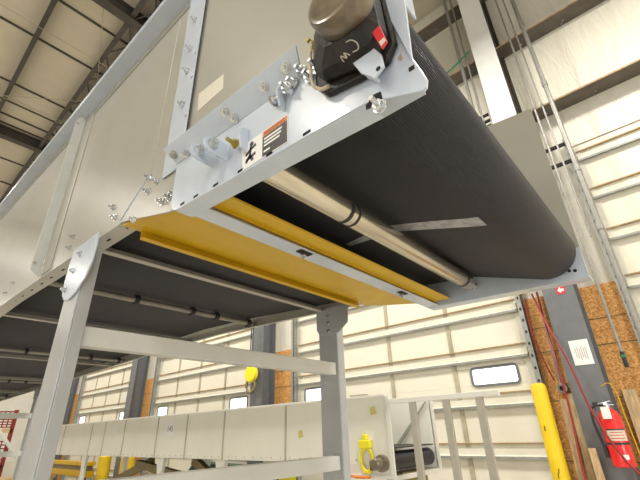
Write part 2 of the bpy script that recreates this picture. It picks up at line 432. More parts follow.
BOLT = None
def make_bolt(parent, m=None, long=.020):
    bm = nb()
    cyl(bm, (0, 0, 0), (-.0025, 0, 0), .0120, seg=16)
    cyl(bm, (-.0025, 0, 0), (-.0105, 0, 0), .0090, seg=6)
    cyl(bm, (-.0105, 0, 0), (-long, 0, 0), .0042, seg=10)
    o = obj('bolt', bm, m or M['zinc']); o.parent = parent; return o
def bolts(pts, x, parent, m=None, long=.020, rot=None):
    for (y, z) in pts:
        o = make_bolt(parent, m, long)
        off = Vector((0, 0, 0)); p = parent
        while p is not None: off += p.location; p = p.parent
        o.location = Vector((x, y, z))-off
        o.rotation_euler = (random.uniform(0, 1), 0, random.uniform(-.05, .05))
        if rot: o.rotation_euler = rot

def longbox(bm, x0, x1, y0, y1, f0, f1, n=1):
    """box following two height functions along y"""
    for k in range(n):
        a = y0+(y1-y0)*k/n; b = y0+(y1-y0)*(k+1)/n
        hexa(bm, [(x0, a, f0(a)), (x1, a, f0(a)), (x1, b, f0(b)), (x0, b, f0(b))], [(x0, a, f1(a)), (x1, a, f1(a)), (x1, b, f1(b)), (x0, b, f1(b))])

# near side panels
seams = [1.08, 2.10, 4.3, 6.5, 8.7, 10.9, 13.1, YE]
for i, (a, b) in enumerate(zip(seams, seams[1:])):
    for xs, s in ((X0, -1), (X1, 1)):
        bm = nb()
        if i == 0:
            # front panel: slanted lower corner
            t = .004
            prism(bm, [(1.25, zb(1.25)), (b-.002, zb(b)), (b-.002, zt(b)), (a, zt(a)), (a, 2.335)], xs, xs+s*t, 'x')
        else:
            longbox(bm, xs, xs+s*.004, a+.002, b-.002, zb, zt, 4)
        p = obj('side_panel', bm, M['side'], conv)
        if s < 0 and i == 0:
            bolts([(1.734, zb(1.73)+.10), (1.752, zb(1.75)+.055), (1.348, 2.345), (1.304, 2.285)], xs-.004, p)
        if s < 0 and i == 1:
            bolts([(2.677, zb(2.68)+.10), (2.793, zb(2.79)+.06), (3.75, zb(3.75)+.1)], xs-.004, p)
        # return flange under the panel
        bm = nb(); longbox(bm, xs, xs-s*(.055 if s < 0 else .018), max(a, 1.16)+.002, b-.002, zb, lambda y: zb(y)+.005, 4); fl = obj('bottom_flange', bm, M['side'], conv)
        y = max(a, 1.16)+.08
        while s < 0 and y < min(b, 4.3)-.05:
            bm = nb(); hexa(bm, [(xs-s*.022, y, zb(y)-.0008), (xs-s*.030, y, zb(y)-.0008), (xs-s*.030, y+.03, zb(y+.03)-.0008), (xs-s*.022, y+.03, zb(y+.03)-.0008)],
                 [(xs-s*.022, y, zb(y)+.001), (xs-s*.030, y, zb(y)+.001), (xs-s*.030, y+.03, zb(y+.03)+.001), (xs-s*.022, y+.03, zb(y+.03)+.001)]); obj('slot', bm, M['hole'], fl); y += .16
# top flange (out-turned) both sides
for xs, s in ((X0, -1), (X1, 1)):
    bm = nb()
    longbox(bm, xs-s*.0+s*.004, xs+s*.070, .96, YE, zt, lambda y: zt(y)+.006)
    longbox(bm, xs+s*.066, xs+s*.070, .96, YE, lambda y: zt(y)+.006, lambda y: zt(y)+.03)
    obj('top_flange', bm, M['frame'], conv, bevel=.002)
    bm = nb()
    longbox(bm, xs+s*.004, xs+s*.007, .96, YE, lambda y: zt(y)-.045, zt)
    obj('top_channel_web', bm, M['side'], conv)

# vertical stiffener angles on the near side (and mirrored)
for yv in (2.10, 6.5, 10.9):
    for xs, s in ((X0, -1), (X1, 1)):
        lean = 0.0
        bm = nb()
        z0, z1 = zb(yv)+.01, zt(yv)-.02
        prism(bm, [(yv-.13, z0+.0), (yv-.004, z0), (yv-.004, z1), (yv-.12, z1-.02), (yv-.13, z1-.05)], xs+s*.004, xs+s*.008, 'x')
        a = obj('stiffener_leg', bm, M['side'], conv, bevel=.001)
        bm = nb()
        w = .056
        prism(bm, [(xs+s*.010, z0-.015), (xs+s*w, z0+.02), (xs+s*w, z0+.06), (xs+s*w, z1-.05), (xs+s*(w-.012), z1-.012), (xs+s*.03, z1), (xs+s*.012, z1-.02)], yv-.002, yv+.003, 'y')
        a2 = obj('stiffener_flange', bm, M['rail'], a, bevel=.001)
        bm = nb(); cyl(bm, (xs+s*.045, yv-.0035, z1-.055), (xs+s*.045, yv-.0022, z1-.055), .008, seg=14); obj('slot', bm, M['stile'], a2)
        bm = nb(); cyl(bm, (xs+s*.045, yv-.0035, z0+.055), (xs+s*.045, yv-.0022, z0+.055), .008, seg=14); obj('slot', bm, M['stile'], a2)

# head side panels (enclosure above the head)
ZH = 3.02
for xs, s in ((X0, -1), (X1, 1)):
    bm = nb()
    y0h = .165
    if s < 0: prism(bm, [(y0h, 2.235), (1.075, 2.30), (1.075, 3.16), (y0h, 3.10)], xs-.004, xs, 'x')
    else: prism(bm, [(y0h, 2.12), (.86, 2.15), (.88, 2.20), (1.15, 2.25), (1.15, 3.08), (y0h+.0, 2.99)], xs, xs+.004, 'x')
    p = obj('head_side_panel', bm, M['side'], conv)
    bm = nb(); xo = xs+s*.012
    if s < 0:
        prism(bm, [(.865, 2.27), (.965, 2.275), (.985, 3.18), (.865, 3.175)], xs+s*.012, xs+s*.016, 'x')
        prism(bm, [(.957, 2.275), (.965, 2.275), (.985, 3.18), (.975, 3.18)], xs, xs+s*.012, 'x')
        fl = obj('joint_flange', bm, M['frame'], conv, bevel=.0015)
        bolts([(.915, 2.935), (.913, 2.782), (.909, 2.672), (.902, 2.52), (.898, 2.355)], xs+s*.016, fl)
        for z in (2.88, 2.73, 2.62, 2.46):
            bm = nb(); cyl(bm, (xs-.0165, .875, z), (xs-.0158, .875, z), .006, seg=10); obj('rivet', bm, M['zinc'], fl)
        bm = nb(); prism(bm, [(.703, 2.452), (.828, 2.453), (.836, 2.528), (.708, 2.512)], xs-.0050, xs-.0042, 'x')
        lab = obj('paper_label', bm, M['paper'], conv); lab['label'] = 'pale blank rectangular sticker'
# front edge flange of the near head panel
bm = nb(); prism(bm, [(.154, 2.075), (.192, 2.26), (.215, 2.40), (.215, 3.10), (.148, 3.10), (.148, 2.2)], X0-.036, X0-.032, 'x'); box(bm, X0-.034, X0, .148, .152, 2.2, 3.10)
fe = obj('front_edge_flange', bm, M['frame'], conv, bevel=.001)

# belt: return run, pulley wrap, carrying run
PY, PZ, PR = .285, 2.235, .108
def belt_profile():
    pts = []
    y = YE
    while y > .60:
        pts.append((y, zbelt(y))); y -= .1
    a0 = math.radians(-73); a1 = math.radians(-270)
    for k in range(25):
        a = a0+(a1-a0)*k/24
        pts.append((PY+PR*math.cos(a), PZ+PR*math.sin(a)))
    y = .45
    while y < YE:
        pts.append((y, PZ+PR+.02*(y-.3))); y += .5
    return pts
def zbelt(y):
    if y < 2.2: return 2.222+.0744*(y-.6)
    return zb(y)+.058
prof = belt_profile()
bm = nb(); uvl = bm.loops.layers.uv.new('belt')
d = 0; prev = None; ringA, ringB, D = [], [], []
xa, xb = X0+.03, X1-.05
for (y, z) in prof:
    if prev: d += math.hypot(y-prev[0], z-prev[1])
    prev = (y, z); ringA.append(bm.verts.new((xa, y, z))); ringB.append(bm.verts.new((xb, y, z))); D.append(d)
for i in range(len(prof)-1):
    f = bm.faces.new([ringA[i], ringB[i], ringB[i+1], ringA[i+1]]); f.smooth = True
    for lp, uvv in zip(f.loops, ((xa, D[i]), (xb, D[i]), (xb, D[i+1]), (xa, D[i+1]))): lp[uvl].uv = uvv
belt = obj('belt', bm, M['belt'], conv)
md = belt.modifiers.new('thickness', 'SOLIDIFY'); md.thickness = .008; md.offset = 0
for f in belt.data.polygons: f.use_smooth = True
# pale worn tape on the return run
def under(y):
    if y >= .60: return zbelt(y)
    if y > .317: return 2.132+(y-.317)*.318
    return PZ-math.sqrt(max(PR*PR-(y-PY)**2, 0))
bm = nb(); A = []
for k in range(17):
    t = k/16; y = .298+t*.51
    A.append((bm.verts.new((1.018+.06*t*t, y, under(y)-.0055)), bm.verts.new((1.086+.018*t, y, under(y)-.0055))))
for a, b in zip(A, A[1:]): bm.faces.new([a[0], a[1], b[1], b[0]])
tp = obj('worn_tape', bm, M['tape'], belt); tp['label'] = 'pale grey worn strip across the dark belt'

# head pulley and snub roller
bm = nb(); cyl(bm, (xa+.01, PY, PZ), (xb-.01, PY, PZ), PR-.006, seg=48); cyl(bm, (X0-.02, PY, PZ), (X1+.02, PY, PZ), .03, seg=20)
obj('head_pulley', bm, M['rubber'], conv, smooth=True)
bm = nb(); n0, n1 = Vector((X0+.01, .535, 2.100)), Vector((X1-.035, .578, 2.158)); dd = (n1-n0)
n0 = Vector((X0-.0, .548, 2.128)); n1 = Vector((X1-.035, .61, 2.182)); dd = n1-n0
def at(t): return n0+dd*t
lathe(bm, n0, dd, [(0, .033), (dd.length*.955, .033), (dd.length*.965, .028)], 40)
sn = obj('snub_roller', bm, M['roller'], conv, smooth=True)
bm = nb(); cyl(bm, at(.965), at(1.03), .014, seg=16); cyl(bm, at(1.0), at(1.03), .02, seg=6); obj('shaft_end', bm, M['zinc'], sn)
for t, w in ((.235, .014), (.262, .010), (.89, .018)):
    bm = nb(); cyl(bm, at(t), at(t)+dd.normalized()*w, .0338, seg=40); obj('grease_band', bm, M['rubber'], sn, smooth=True)

# far head channel
def zh(y): return 2.108+.035*(y-.2)
bm = nb()
prism(bm, [(.165, zh(.165)), (.86, zh(.86)), (.86, 2.27), (.55, 2.31), (.165, 2.235)], X1-.012, X1-.006, 'x')
fc = obj('head_channel', bm, M['frame'], conv, bevel=.001)
bm = nb(); longbox(bm, X1-.006, X1+.050, .165, .86, lambda y: zh(y), lambda y: zh(y)+.005); obj('channel_flange', bm, M['frame'], fc)
for y, z in ((.205, 2.145), (.225, 2.150), (.825, 2.165), (.80, 2.20)):
    bm = nb(); cyl(bm, (X1-.0135, y, z), (X1-.0118, y, z), .007, seg=10); obj('bolt_hole', bm, M['hole'], fc)

# near head channel : web, in-turned bottom flange, out-turned top flange
XN = .400
bm = nb()
web = [(.144, 2.022), (.150, 2.019), (.24, 2.0595)]
for k in range(9): web.append((.26+(.820-.26)*k/8, 2.062+(2.104-2.062)*k/8))
web += [(.838, 2.112), (.852, 2.135), (.854, 2.262), (.36, 2.222), (.22, 2.24), (.160, 2.225), (.156, 2.09), (.146, 2.055), (.141, 2.035)]
prism(bm, web, XN, XN+.006, 'x')
nc = obj('head_channel', bm, M['frame'], conv, bevel=.0015)
bm = nb(); ylo = lambda y: 2.060+(2.104-2.060)*(y-.25)/.57
for a, b, wa, wb in ((.150, .24, .008, .044), (.24, .825, .044, .046)):
    za_, zb__ = (2.020 if a < .2 else ylo(a)), (ylo(b))
    hexa(bm, [(XN+.003, a, za_), (XN+.003+wa, a, za_), (XN+.003+wb, b, zb__), (XN+.003, b, zb__)], [(XN+.003, a, za_+.005), (XN+.003+wa, a, za_+.005), (XN+.003+wb, b, zb__+.005), (XN+.003, b, zb__+.005)])
nf = obj('channel_flange', bm, M['frame'], nc, bevel=.001)
# slots along the bend
for y in (.37, .47, .56, .65, .73, .79):
    bm = nb(); z = ylo(y); box(bm, XN-.0012, XN+.0005, y-.009, y+.009, z+.006, z+.011); obj('slot', bm, M['hole'], nc)
# top flange sloping outwards
bm = nb()
za = lambda y: 2.215+.055*(y-.42)/.43
hexa(bm, [(XN, .38, 2.222), (XN, .856, 2.263), (XN-.038, .868, 2.300), (XN-.038, .36, 2.262)], [(XN+.004, .38, 2.226), (XN+.004, .856, 2.267), (XN-.034, .868, 2.304), (XN-.034, .36, 2.266)])
tf = obj('top_channel_flange', bm, M['frame'], nc, bevel=.001)
def flange_pt(y, u):
    a = Vector((XN, y, 2.222+(y-.38)/.476*.041)); b = Vector((XN-.038, y, 2.262+(y-.36)/.508*.038)); return a.lerp(b, u)
nrm = Vector((-.040, 0, -.038)).normalized()
for y, u, m in ((.84, .45, 'side'), (.60, .6, 'zinc'), (.585, .2, 'zinc'), (.47, .5, 'zinc'), (.795, .15, 'zinc'), (.40, .6, 'zinc')):
    o = make_bolt(tf, M[m], .014); p = flange_pt(y, u); o.location = p-conv.location; o.rotation_euler = nrm.to_track_quat('-X', 'Z').to_euler()
# splice plate with bolts left of the channel
bm = nb(); prism(bm, [(.80, 2.13), (.90, 2.14), (1.24, 2.24), (1.075, 2.345), (.90, 2.34), (.80, 2.28)], X0-.010, X0-.005, 'x')
sp = obj('splice_plate', bm, M['side'], conv, bevel=.001)
bolts([(1.062, 2.330), (1.005, 2.288), (1.058, 2.278), (.948, 2.192), (.905, 2.188), (.875, 2.183)], X0-.010, sp)

bm = nb(); tube(bm, [(X0-.011, 1.235, 2.245), (X0-.011, 1.075, 2.345)], .0022, 8); obj('seam_edge', bm, M['frame'], sp)
# two ear lugs with through bolts
def ear(yc, zc, ang, m):
    bm = nb(); pts = []
    for k in range(13):
        a = PI*k/12; pts.append((.0+.020*math.cos(a), .022*math.sin(a)+.018))
    pts = [(.022, -.022)]+pts+[(-.022, -.022)]
    pts = [(XN-.004-p[1]-.022, zc+p[0]) for p in pts]
    prism(bm, pts, yc-.003, yc+.003, 'y')
    e = obj('lug', bm, M['frame'], conv, bevel=.0012)
    bm = nb(); cyl(bm, (XN-.046, yc-.020, zc), (XN-.046, yc+.018, zc), .0045, seg=12); cyl(bm, (XN-.046, yc-.016, zc), (XN-.046, yc-.006, zc), .010, seg=6); cyl(bm, (XN-.046, yc-.006, zc), (XN-.046, yc-.003, zc), .012, seg=16)
    obj('bolt', bm, M[m], e)
ear(.662, 2.172, 0, 'zinc'); ear(.608, 2.160, 0, 'zinc')
bm = nb(); prism(bm, [(XN, 2.125), (XN-.018, 2.135), (XN-.024, 2.165), (XN-.018, 2.185), (XN, 2.19)], .540, .545, 'y'); obj('lug', bm, M['frame'], conv, bevel=.001)
bolts([(.566, 2.158)], XN-.012, nc, M['brass'], .026)

# warning label on the web
lab = None
def yz(pts, x0, x1, name, m, par):
    bm = nb(); prism(bm, pts, x0, x1, 'x'); return obj(name, bm, m, par)
LB = [(.561, 2.088), (.561, 2.152), (.419, 2.152), (.419, 2.083)]
lab = yz([(.553, 2.088), (.561, 2.154), (.419, 2.153), (.418, 2.084)], XN-.0012, XN-.0002, 'warning_label', M['white'], nc)
lab['label'] = 'warning sticker with an orange header band and black text block'
yz([(.490, 2.0885), (.491, 2.138), (.4205, 2.139), (.4195, 2.0865)], XN-.0016, XN-.0012, 'text_block', M['lblack'], lab)
yz([(.491, 2.138), (.491, 2.1515), (.4205, 2.1515), (.4205, 2.139)], XN-.0016, XN-.0012, 'header_band', M['orange'], lab)
# header word and text lines (reads toward -y)
R_ = (0, -1, .0); U_ = (0, -.0, 1)
text_mesh('header_lettering', 'WARNING', .0125, M['lblack'], lab, (XN-.0018, .487, 2.1402), R_, U_, .0001)
for i, w in enumerate((.052, .050, .046, .018)):
    z = 2.128-i*.0085-(0.006 if i == 3 else 0)
    yz([(.486, z), (.486, z+.0045), (.486-w, z+.0045), (.486-w, z)], XN-.0019, XN-.0016, 'text_line', M['white'], lab)
# pictogram: figure caught in rollers
bm = nb()
cyl(bm, (XN-.0012, .526, 2.142), (XN-.0019, .526, 2.142), .006, seg=14)
for a, b in (((.528, 2.136), (.530, 2.112)), ((.530, 2.128), (.544, 2.120)), ((.530, 2.128), (.512, 2.134)), ((.530, 2.114), (.542, 2.100)), ((.530, 2.114), (.520, 2.098)), ((.542, 2.106), (.512, 2.112))):
    d_ = Vector((b[0]-a[0], b[1]-a[1])).normalized()*.0035; n_ = (-d_.y, d_.x)
    prism(bm, [(a[0]-n_[0], a[1]-n_[1]), (b[0]-n_[0], b[1]-n_[1]), (b[0]+n_[0], b[1]+n_[1]), (a[0]+n_[0], a[1]+n_[1])], XN-.0019, XN-.0012, 'x')
obj('pictogram', bm, M['lblack'], lab)

# bearing / gearbox housing with cap on the head plate
AY, AZ = .225, 2.203
mot = empty('drive_hub', (0, 0, 0)); mot.parent = conv; mot.location = Vector((XN, AY, AZ))-conv.location
bm = nb()
prism(bm, [(.312, 2.118), (.335, 2.150), (.335, 2.262), (.305, 2.285), (.20, 2.285), (.180, 2.25), (.172, 2.13), (.190, 2.100), (.245, 2.104)], XN-.014, XN-.001, 'x')
obj('hub_flange', bm, M['castblack'], mot, bevel=.004)
bm = nb()
base = [(.305, 2.135), (.325, 2.165), (.322, 2.25), (.290, 2.272), (.20, 2.272), (.182, 2.25), (.178, 2.14), (.196, 2.112), (.245, 2.115)]
mid_ = [(AY+(p[0]-AY)*.80, AZ+(p[1]-AZ)*.80) for p in base]
A = [bm.verts.new((XN-.014, p[0], p[1])) for p in base]; B = [bm.verts.new((XN-.040, AY+(p[0]-AY)*.92, AZ+(p[1]-AZ)*.88)) for p in base]
Cc = [bm.verts.new((XN-.058, AY+(p[0]-AY)*.60, AZ+(p[1]-AZ)*.62)) for p in base]
for P_, Q_ in ((A, B), (B, Cc)):
    for i in range(9): bm.faces.new([P_[i], P_[(i+1) % 9], Q_[(i+1) % 9], Q_[i]])
bm.faces.new(A[::-1]); bm.faces.new(Cc)
from mathutils.bvhtree import BVHTree
bvh = BVHTree.FromBMesh(bm)
def surf(y, z):
    o_ = Vector((0, 0, 1.6)); h = bvh.ray_cast(o_, (Vector((.353, y, z))-o_).normalized())
    return h[0]-(h[0]-o_).normalized()*.0008 if h[0] else Vector((XN-.04, y, z))
hh = obj('hub_housing', bm, M['castblack'], mot, bevel=.008)
bm = nb()
lathe(bm, (XN-.050, AY, AZ), (-1, 0, 0), [(0, .0505), (.004, .0530), (.038, .0530), (.0440, .0495), (.046, .042), (.0435, .036), (.042, .004)], 44)
obj('hub_cap', bm, M['cap'], mot, smooth=True)
bm = nb()
prism(bm, [(.193, 2.137), (.180, 2.142), (.172, 2.100), (.181, 2.093)], XN-.042, XN-.038, 'x')
rt = obj('red_tag', bm, M['red'], mot)
bm = nb(); prism(bm, [(.184, 2.108), (.175, 2.110), (.173, 2.102), (.181, 2.097)], XN-.0425, XN-.042, 'x'); obj('tag_print', bm, M['paper'], rt)
def chalk(pts):
    bm = nb(); tube(bm, smooth_pts([surf(p[0], p[1]) for p in pts], 6), .0010, 6); return obj('chalk_letter', bm, M['tie'], hh)
chalk([(0.238, 2.152), (0.228, 2.148), (0.218, 2.132), (0.217, 2.118), (0.227, 2.12)])
chalk([(0.233, 2.118), (0.244, 2.132), (0.239, 2.117), (0.25, 2.13), (0.245, 2.113)])
# scrawled initials chalked on the housing

# plate corner details (tab, square hole, adjusting slot)
bm = nb(); prism(bm, [(.243, 2.128), (.240, 2.143), (.205, 2.132), (.190, 2.100), (.188, 2.073), (.206, 2.062), (.228, 2.090)], XN-.030, XN-.025, 'x')
prism(bm, [(.208, 2.066), (.226, 2.090), (.224, 2.094), (.205, 2.070)], XN-.027, XN-.012, 'x')
tab = obj('keeper_tab', bm, M['frame'], nc, bevel=.001)
bm = nb(); cyl(bm, (XN-.0308, .197, 2.074), (XN-.0298, .197, 2.074), .004, seg=12); obj('slot', bm, M['hole'], tab)
bm = nb(); box(bm, XN-.0008, XN+.0005, .155, .164, 2.066, 2.074); obj('square_hole', bm, M['hole'], nc)
bm = nb(); prism(bm, [(.212, 2.038), (.226, 2.040), (.226, 2.044), (.243, 2.046), (.243, 2.056), (.236, 2.058), (.236, 2.068), (.214, 2.064)], XN-.0008, XN+.0005, 'x'); obj('adjusting_slot', bm, M['hole'], nc)
bm = nb(); prism(bm, [(.170, 2.100), (.174, 2.098), (.178, 2.106), (.172, 2.112)], XN-.0008, XN+.0005, 'x'); obj('square_hole', bm, M['stile'], nc)
bolts([(.218, 2.034)], XN-.001, nc, None, .026)
bolts([(.375, 2.232), (.398, 2.216), (.355, 2.20)], XN-.004, nc, None, .020)
bolts([(.316, 2.178)], XN-.022, nc, None, .026)
bolts([(.340, 2.272)], XN-.004, nc, M['brass'], .022)
bm = nb(); prism(bm, [(XN, 2.165), (XN-.016, 2.172), (XN-.024, 2.205), (XN-.018, 2.222), (XN, 2.222)], .425, .430, 'y'); obj('lug', bm, M['frame'], conv, bevel=.001)
bolts([(.455, 2.205)], XN-.010, nc, None, .034, (0, 0, 1.57)); bolts([(.408, 2.205)], XN-.012, nc, None, .02)
bm = nb(); tube(bm, smooth_pts([(XN-.022, .334, 2.262), (XN-.022, .337, 2.22), (XN-.020, .336, 2.16), (XN-.020, .318, 2.130), (XN-.02, .30, 2.124)], 6), .0035, 8)
obj('grease_bead', bm, M['grease'], mot)

# yellow guard pan with hem, front lip and tie bar
bm = nb()
xs_ = (X0-.001, X1-.02)
def pan(x, u):
    t = (x-X0)/(X1-X0)
    rear = Vector((x, 1.235+.0*t, 2.232)); mid = Vector((x, 1.06+.06*t, 2.205-.0*t)); fr = Vector((x, .80-.0*t, 2.150-.0*t))
    return {0: rear, 1: mid, 2: fr}[u]
NX = 8; G = [[bm.verts.new(pan(xs_[0]+(xs_[1]-xs_[0])*i/NX, u)) for u in (0, 1, 2)] for i in range(NX+1)]
for i in range(NX):
    for u in (0, 1): bm.faces.new([G[i][u], G[i+1][u], G[i+1][u+1], G[i][u+1]])
gp = obj('yellow_guard', bm, M['yellow'], conv); md = gp.modifiers.new('t', 'SOLIDIFY'); md.thickness = .004
bm = nb(); box(bm, X0+.06, X1-.10, 1.225, 1.229, 2.200, 2.232); box(bm, X0+.06, X1-.10, 1.205, 1.229, 2.196, 2.200)
h = obj('guard_hem', bm, M['yellow'], gp)
bm = nb(); prism(bm, [(.80, 2.150), (.735, 2.148), (.733, 2.153), (.80, 2.155)], X0+.03, X1-.03, 'x'); obj('front_lip', bm, M['yellow'], gp)
bolts([(1.124, 2.205)], X0-.008, gp)
bm = nb()
hexa(bm, [(X0+.03, .800, 2.132), (X0+.03, .862, 2.134), (X1+.02, .862, 2.134), (X1+.02, .800, 2.132)], [(X0+.03, .800, 2.137), (X0+.03, .862, 2.139), (X1+.02, .862, 2.139), (X1+.02, .800, 2.137)])
tb = obj('tie_bar', bm, M['frame'], conv, bevel=.001)
for x in (.86, 1.48):
    bm = nb(); box(bm, x-.028, x+.028, .806, .83, 2.129, 2.1315); c_ = obj('clip_slot', bm, M['hole'], tb)
    bm = nb(); cyl(bm, (x, .824, 2.132), (x, .824, 2.112), .005, seg=12); cyl(bm, (x, .824, 2.128), (x, .824, 2.120), .010, seg=6); obj('bolt', bm, M['zinc'], tb)

# cross ties and return rollers under the frame
y = 1.56
while y < YE:
    bm = nb(); z = zb(y)+.004; box(bm, X0, X1, y-.016, y+.016, z, z+.006); box(bm, X0, X1, y+.012, y+.016, z+.006, z+.03); obj('cross_tie', bm, M['tie'], conv); y += 1.52
y = 2.22
while y < YE:
    z = zbelt(y)-.036
    bm = nb(); cyl(bm, (X0+.01, y, z), (X1-.01, y, z), .016, seg=20); r = obj('return_roller', bm, M['rollerpaint'], conv, smooth=True)
    for x in (.93, 1.29, 1.47, 1.74):
        bm = nb(); cyl(bm, (x-.012, y, z), (x+.012, y, z), .028, seg=24); obj('rubber_ring', bm, M['rubber'], r, smooth=True)
    y += 2.1

# support frames
def support(y, par, detail=True):
    sf = empty('support_frame', (0, 0, 0)); sf.parent = par; sf.location = Vector(((X0+X1)/2, y, 0))-par.location
    for xs, s in ((X0, 1), (X1, 1)):
        bm = nb()
        xa_, xb_ = (xs-.020, xs+.026) if xs == X0 else (xs-.012, xs+.048)
        # channel: web toward the camera side, flanges behind
        box(bm, xa_, xa_+.006, y, y+.14, 0, zb(y)-.03); box(bm, xa_+.006, xb_, y, y+.006, 0, zb(y)-.03); box(bm, xa_+.006, xb_, y+.134, y+.14, 0, zb(y)-.03)
        lg = obj('leg', bm, M['leg'], sf, bevel=.004)
        bm = nb(); box(bm, xs-.08, xs+.11, y-.05, y+.19, 0, .012); obj('foot_plate', bm, M['leg'], lg)
        # gusset
        bm = nb(); zg = zb(y)
        if xs == X0:
            pts = [(y-.075, zg-.002), (y+.15, zg-.002), (y+.165, zg-.06), (y+.165, zg-.135), (y+.155, zg-.178), (y+.12, zg-.205), (y+.07, zg-.215), (y+.01, zg-.20), (y-.05, zg-.16), (y-.08, zg-.11), (y-.085, zg-.05)]
            prism(bm, pts, xs-.027, xs-.021, 'x'); g = obj('gusset_plate', bm, M['frame'], lg, bevel=.0015)
            bolts([(y+.055, zg-.045), (y+.09, zg-.10), (y+.125, zg-.165)], xs-.027, g, long=.016)
        else:
            pts = [(y-.10, zg+.02), (y+.15, zg+.02), (y+.15, zg-.10), (y+.13, zg-.13), (y-.02, zg-.14), (y-.09, zg-.09)]
            prism(bm, pts, xs-.020, xs-.013, 'x'); g = obj('gusset_plate', bm, M['leg'], lg, bevel=.0015)
            bolts([(y+.055, zg-.03), (y+.055, zg-.075), (y+.055, zg-.12)], xs-.020, g, long=.012)
    for za_, zb_ in ((1.878, 1.945), (1.415, 1.48), (.45, .51)):
        zo = 0
        bm = nb(); box(bm, X0+.024, X1-.010, y+.018, y+.068, za_+zo, zb_+zo); obj('cross_rail', bm, M['rail'], sf, bevel=.004)
    return sf
support(1.45, conv); support(7.0, conv); support(12.6, conv)

# ------------------------------------------------------------------ second enclosed conveyor standing lower behind
FX0, FX1 = 3.6, 4.5; FY0, FY1 = 2.32, 13.5
fz0, fz1 = 1.29, 1.885
fcv = empty('enclosed_conveyor', (4.05, 6, 0), 'lower beige box conveyor running along behind, open roller end toward the viewer', 'conveyor')
fs = [FY0, 3.11, 3.77, 5.0, 5.95, 6.85, 8.07, 8.94, 9.6, 11.2, 12.5, FY1]
for a, b in zip(fs, fs[1:]):
    for xs, s in ((FX0, -1), (FX1, 1)):
        bm = nb(); box(bm, xs, xs+s*.004, a+.004, b-.004, fz0, fz1)
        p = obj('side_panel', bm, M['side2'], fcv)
        bm = nb(); box(bm, xs, xs+s*.012, b-.012, b+.012, fz0-.01, fz1); obj('panel_seam', bm, M['tie'], fcv)
        bm = nb(); y = a+.08
        while y < b-.05 and s < 0 and b < 10:
            cyl(bm, (xs-.004, y, fz0+.035), (xs-.010, y, fz0+.035), .008, seg=8); y += .17
        if len(bm.verts): obj('panel_bolts', bm, M['stile'], p)
        else: bm.free()
for xs, s in ((FX0, -1), (FX1, 1)):
    bm = nb(); box(bm, xs, xs+s*.05, FY0, FY1, fz1, fz1+.025); obj('top_rail', bm, M['ledge'], fcv, bevel=.003)
    # end plate around the roller
    bm = nb(); box(bm, xs, xs+s*.02, FY0-.03, FY0+.015, fz0-.09, fz1+.01); box(bm, xs, xs+s*.02, FY0-.03, FY0+.55, fz0-.12, fz0-.09)
    prism(bm, [(FY0, fz0-.10), (FY0+.55, fz0-.10), (FY0+.55, fz0), (FY0, fz0)], xs, xs+s*.006, 'x')
    obj('end_plate', bm, M['ledge'], fcv, bevel=.002)
bm = nb(); box(bm, FX0, FX1, FY0-.028, FY0-.010, fz0-.13, fz0-.09); obj('end_crossbar', bm, M['ledge'], fcv)
bm = nb(); box(bm, FX0+.02, FX1-.02, FY0+.02, FY1, 1.42, 1.43); obj('belt', bm, M['rubber'], fcv)
bm = nb(); box(bm, FX0+.01, FX1-.01, FY0+.9, FY1, fz1-.02, fz1-.01); obj('top_cover', bm, M['sheet'], fcv)
bm = nb(); cyl(bm, (FX0+.03, FY0+.10, 1.31), (FX1-.03, FY0+.10, 1.31), .085, seg=32); obj('end_roller', bm, M['blackplastic'], fcv, smooth=True)
bm = nb(); lathe(bm, (FX0-.004, FY0+.11, 1.30), (-1, 0, 0), [(0, .075), (.04, .072), (.05, .05), (.14, .05), (.15, .04)], 24); obj('bearing_hub', bm, M['cap'], fcv, smooth=True)
bm = nb(); box(bm, FX0+.25, FX0+.75, FY0+.06, FY0+.25, 1.02, 1.2); obj('motor_box', bm, M['brownsteel'], fcv, bevel=.01)
bm = nb(); prism(bm, [(2.36, 1.865), (2.37, 1.87), (2.9, 1.34), (2.86, 1.33)], FX1-.02, FX1-.005, 'x'); obj('inner_brace', bm, M['side'], fcv)
for y in (5.05, 6.65, 9.75):
    for xs in (FX0, FX1-.06):
        bm = nb(); prism(bm, [(y-.11, fz0), (y+.11, fz0), (y+.06, fz0-.22), (y+.05, 0), (y-.05, 0), (y-.06, fz0-.22)], xs, xs+.06, 'x')
        obj('leg', bm, M['ledge'], fcv, bevel=.003)
# labels on it
bm = nb(); box(bm, FX0-.006, FX0-.0045, 6.30, 6.58, 1.60, 1.80); lb = obj('paper_label', bm, M['white'], fcv); lb['label'] = 'white paper sheet with a black dimension mark'
text_mesh('label_lettering', '145', .12, M['lblack'], lb, (FX0-.0065, 6.54, 1.66), (0, -1, 0), (0, 0, 1), .0002)
bm = nb(); box(bm, FX0-.006, FX0-.0045, 8.4, 8.62, 1.66, 1.80); obj('paper_label', bm, M['white'], fcv)
for y, z in ((3.52, 1.57), (2.49, 1.765)):
    bm = nb(); prism(bm, [(y-.04, z-.03), (y+.035, z-.04), (y+.04, z+.03), (y-.02, z+.045)], FX0-.006, FX0-.0045, 'x'); obj('yellow_dot_sticker', bm, M['dot'], fcv)
bm = nb(); box(bm, FX0-.004, FX0+.09, 2.60, 2.78, fz1+.025, fz1+.045); obj('rail_clip', bm, M['stile'], fcv)

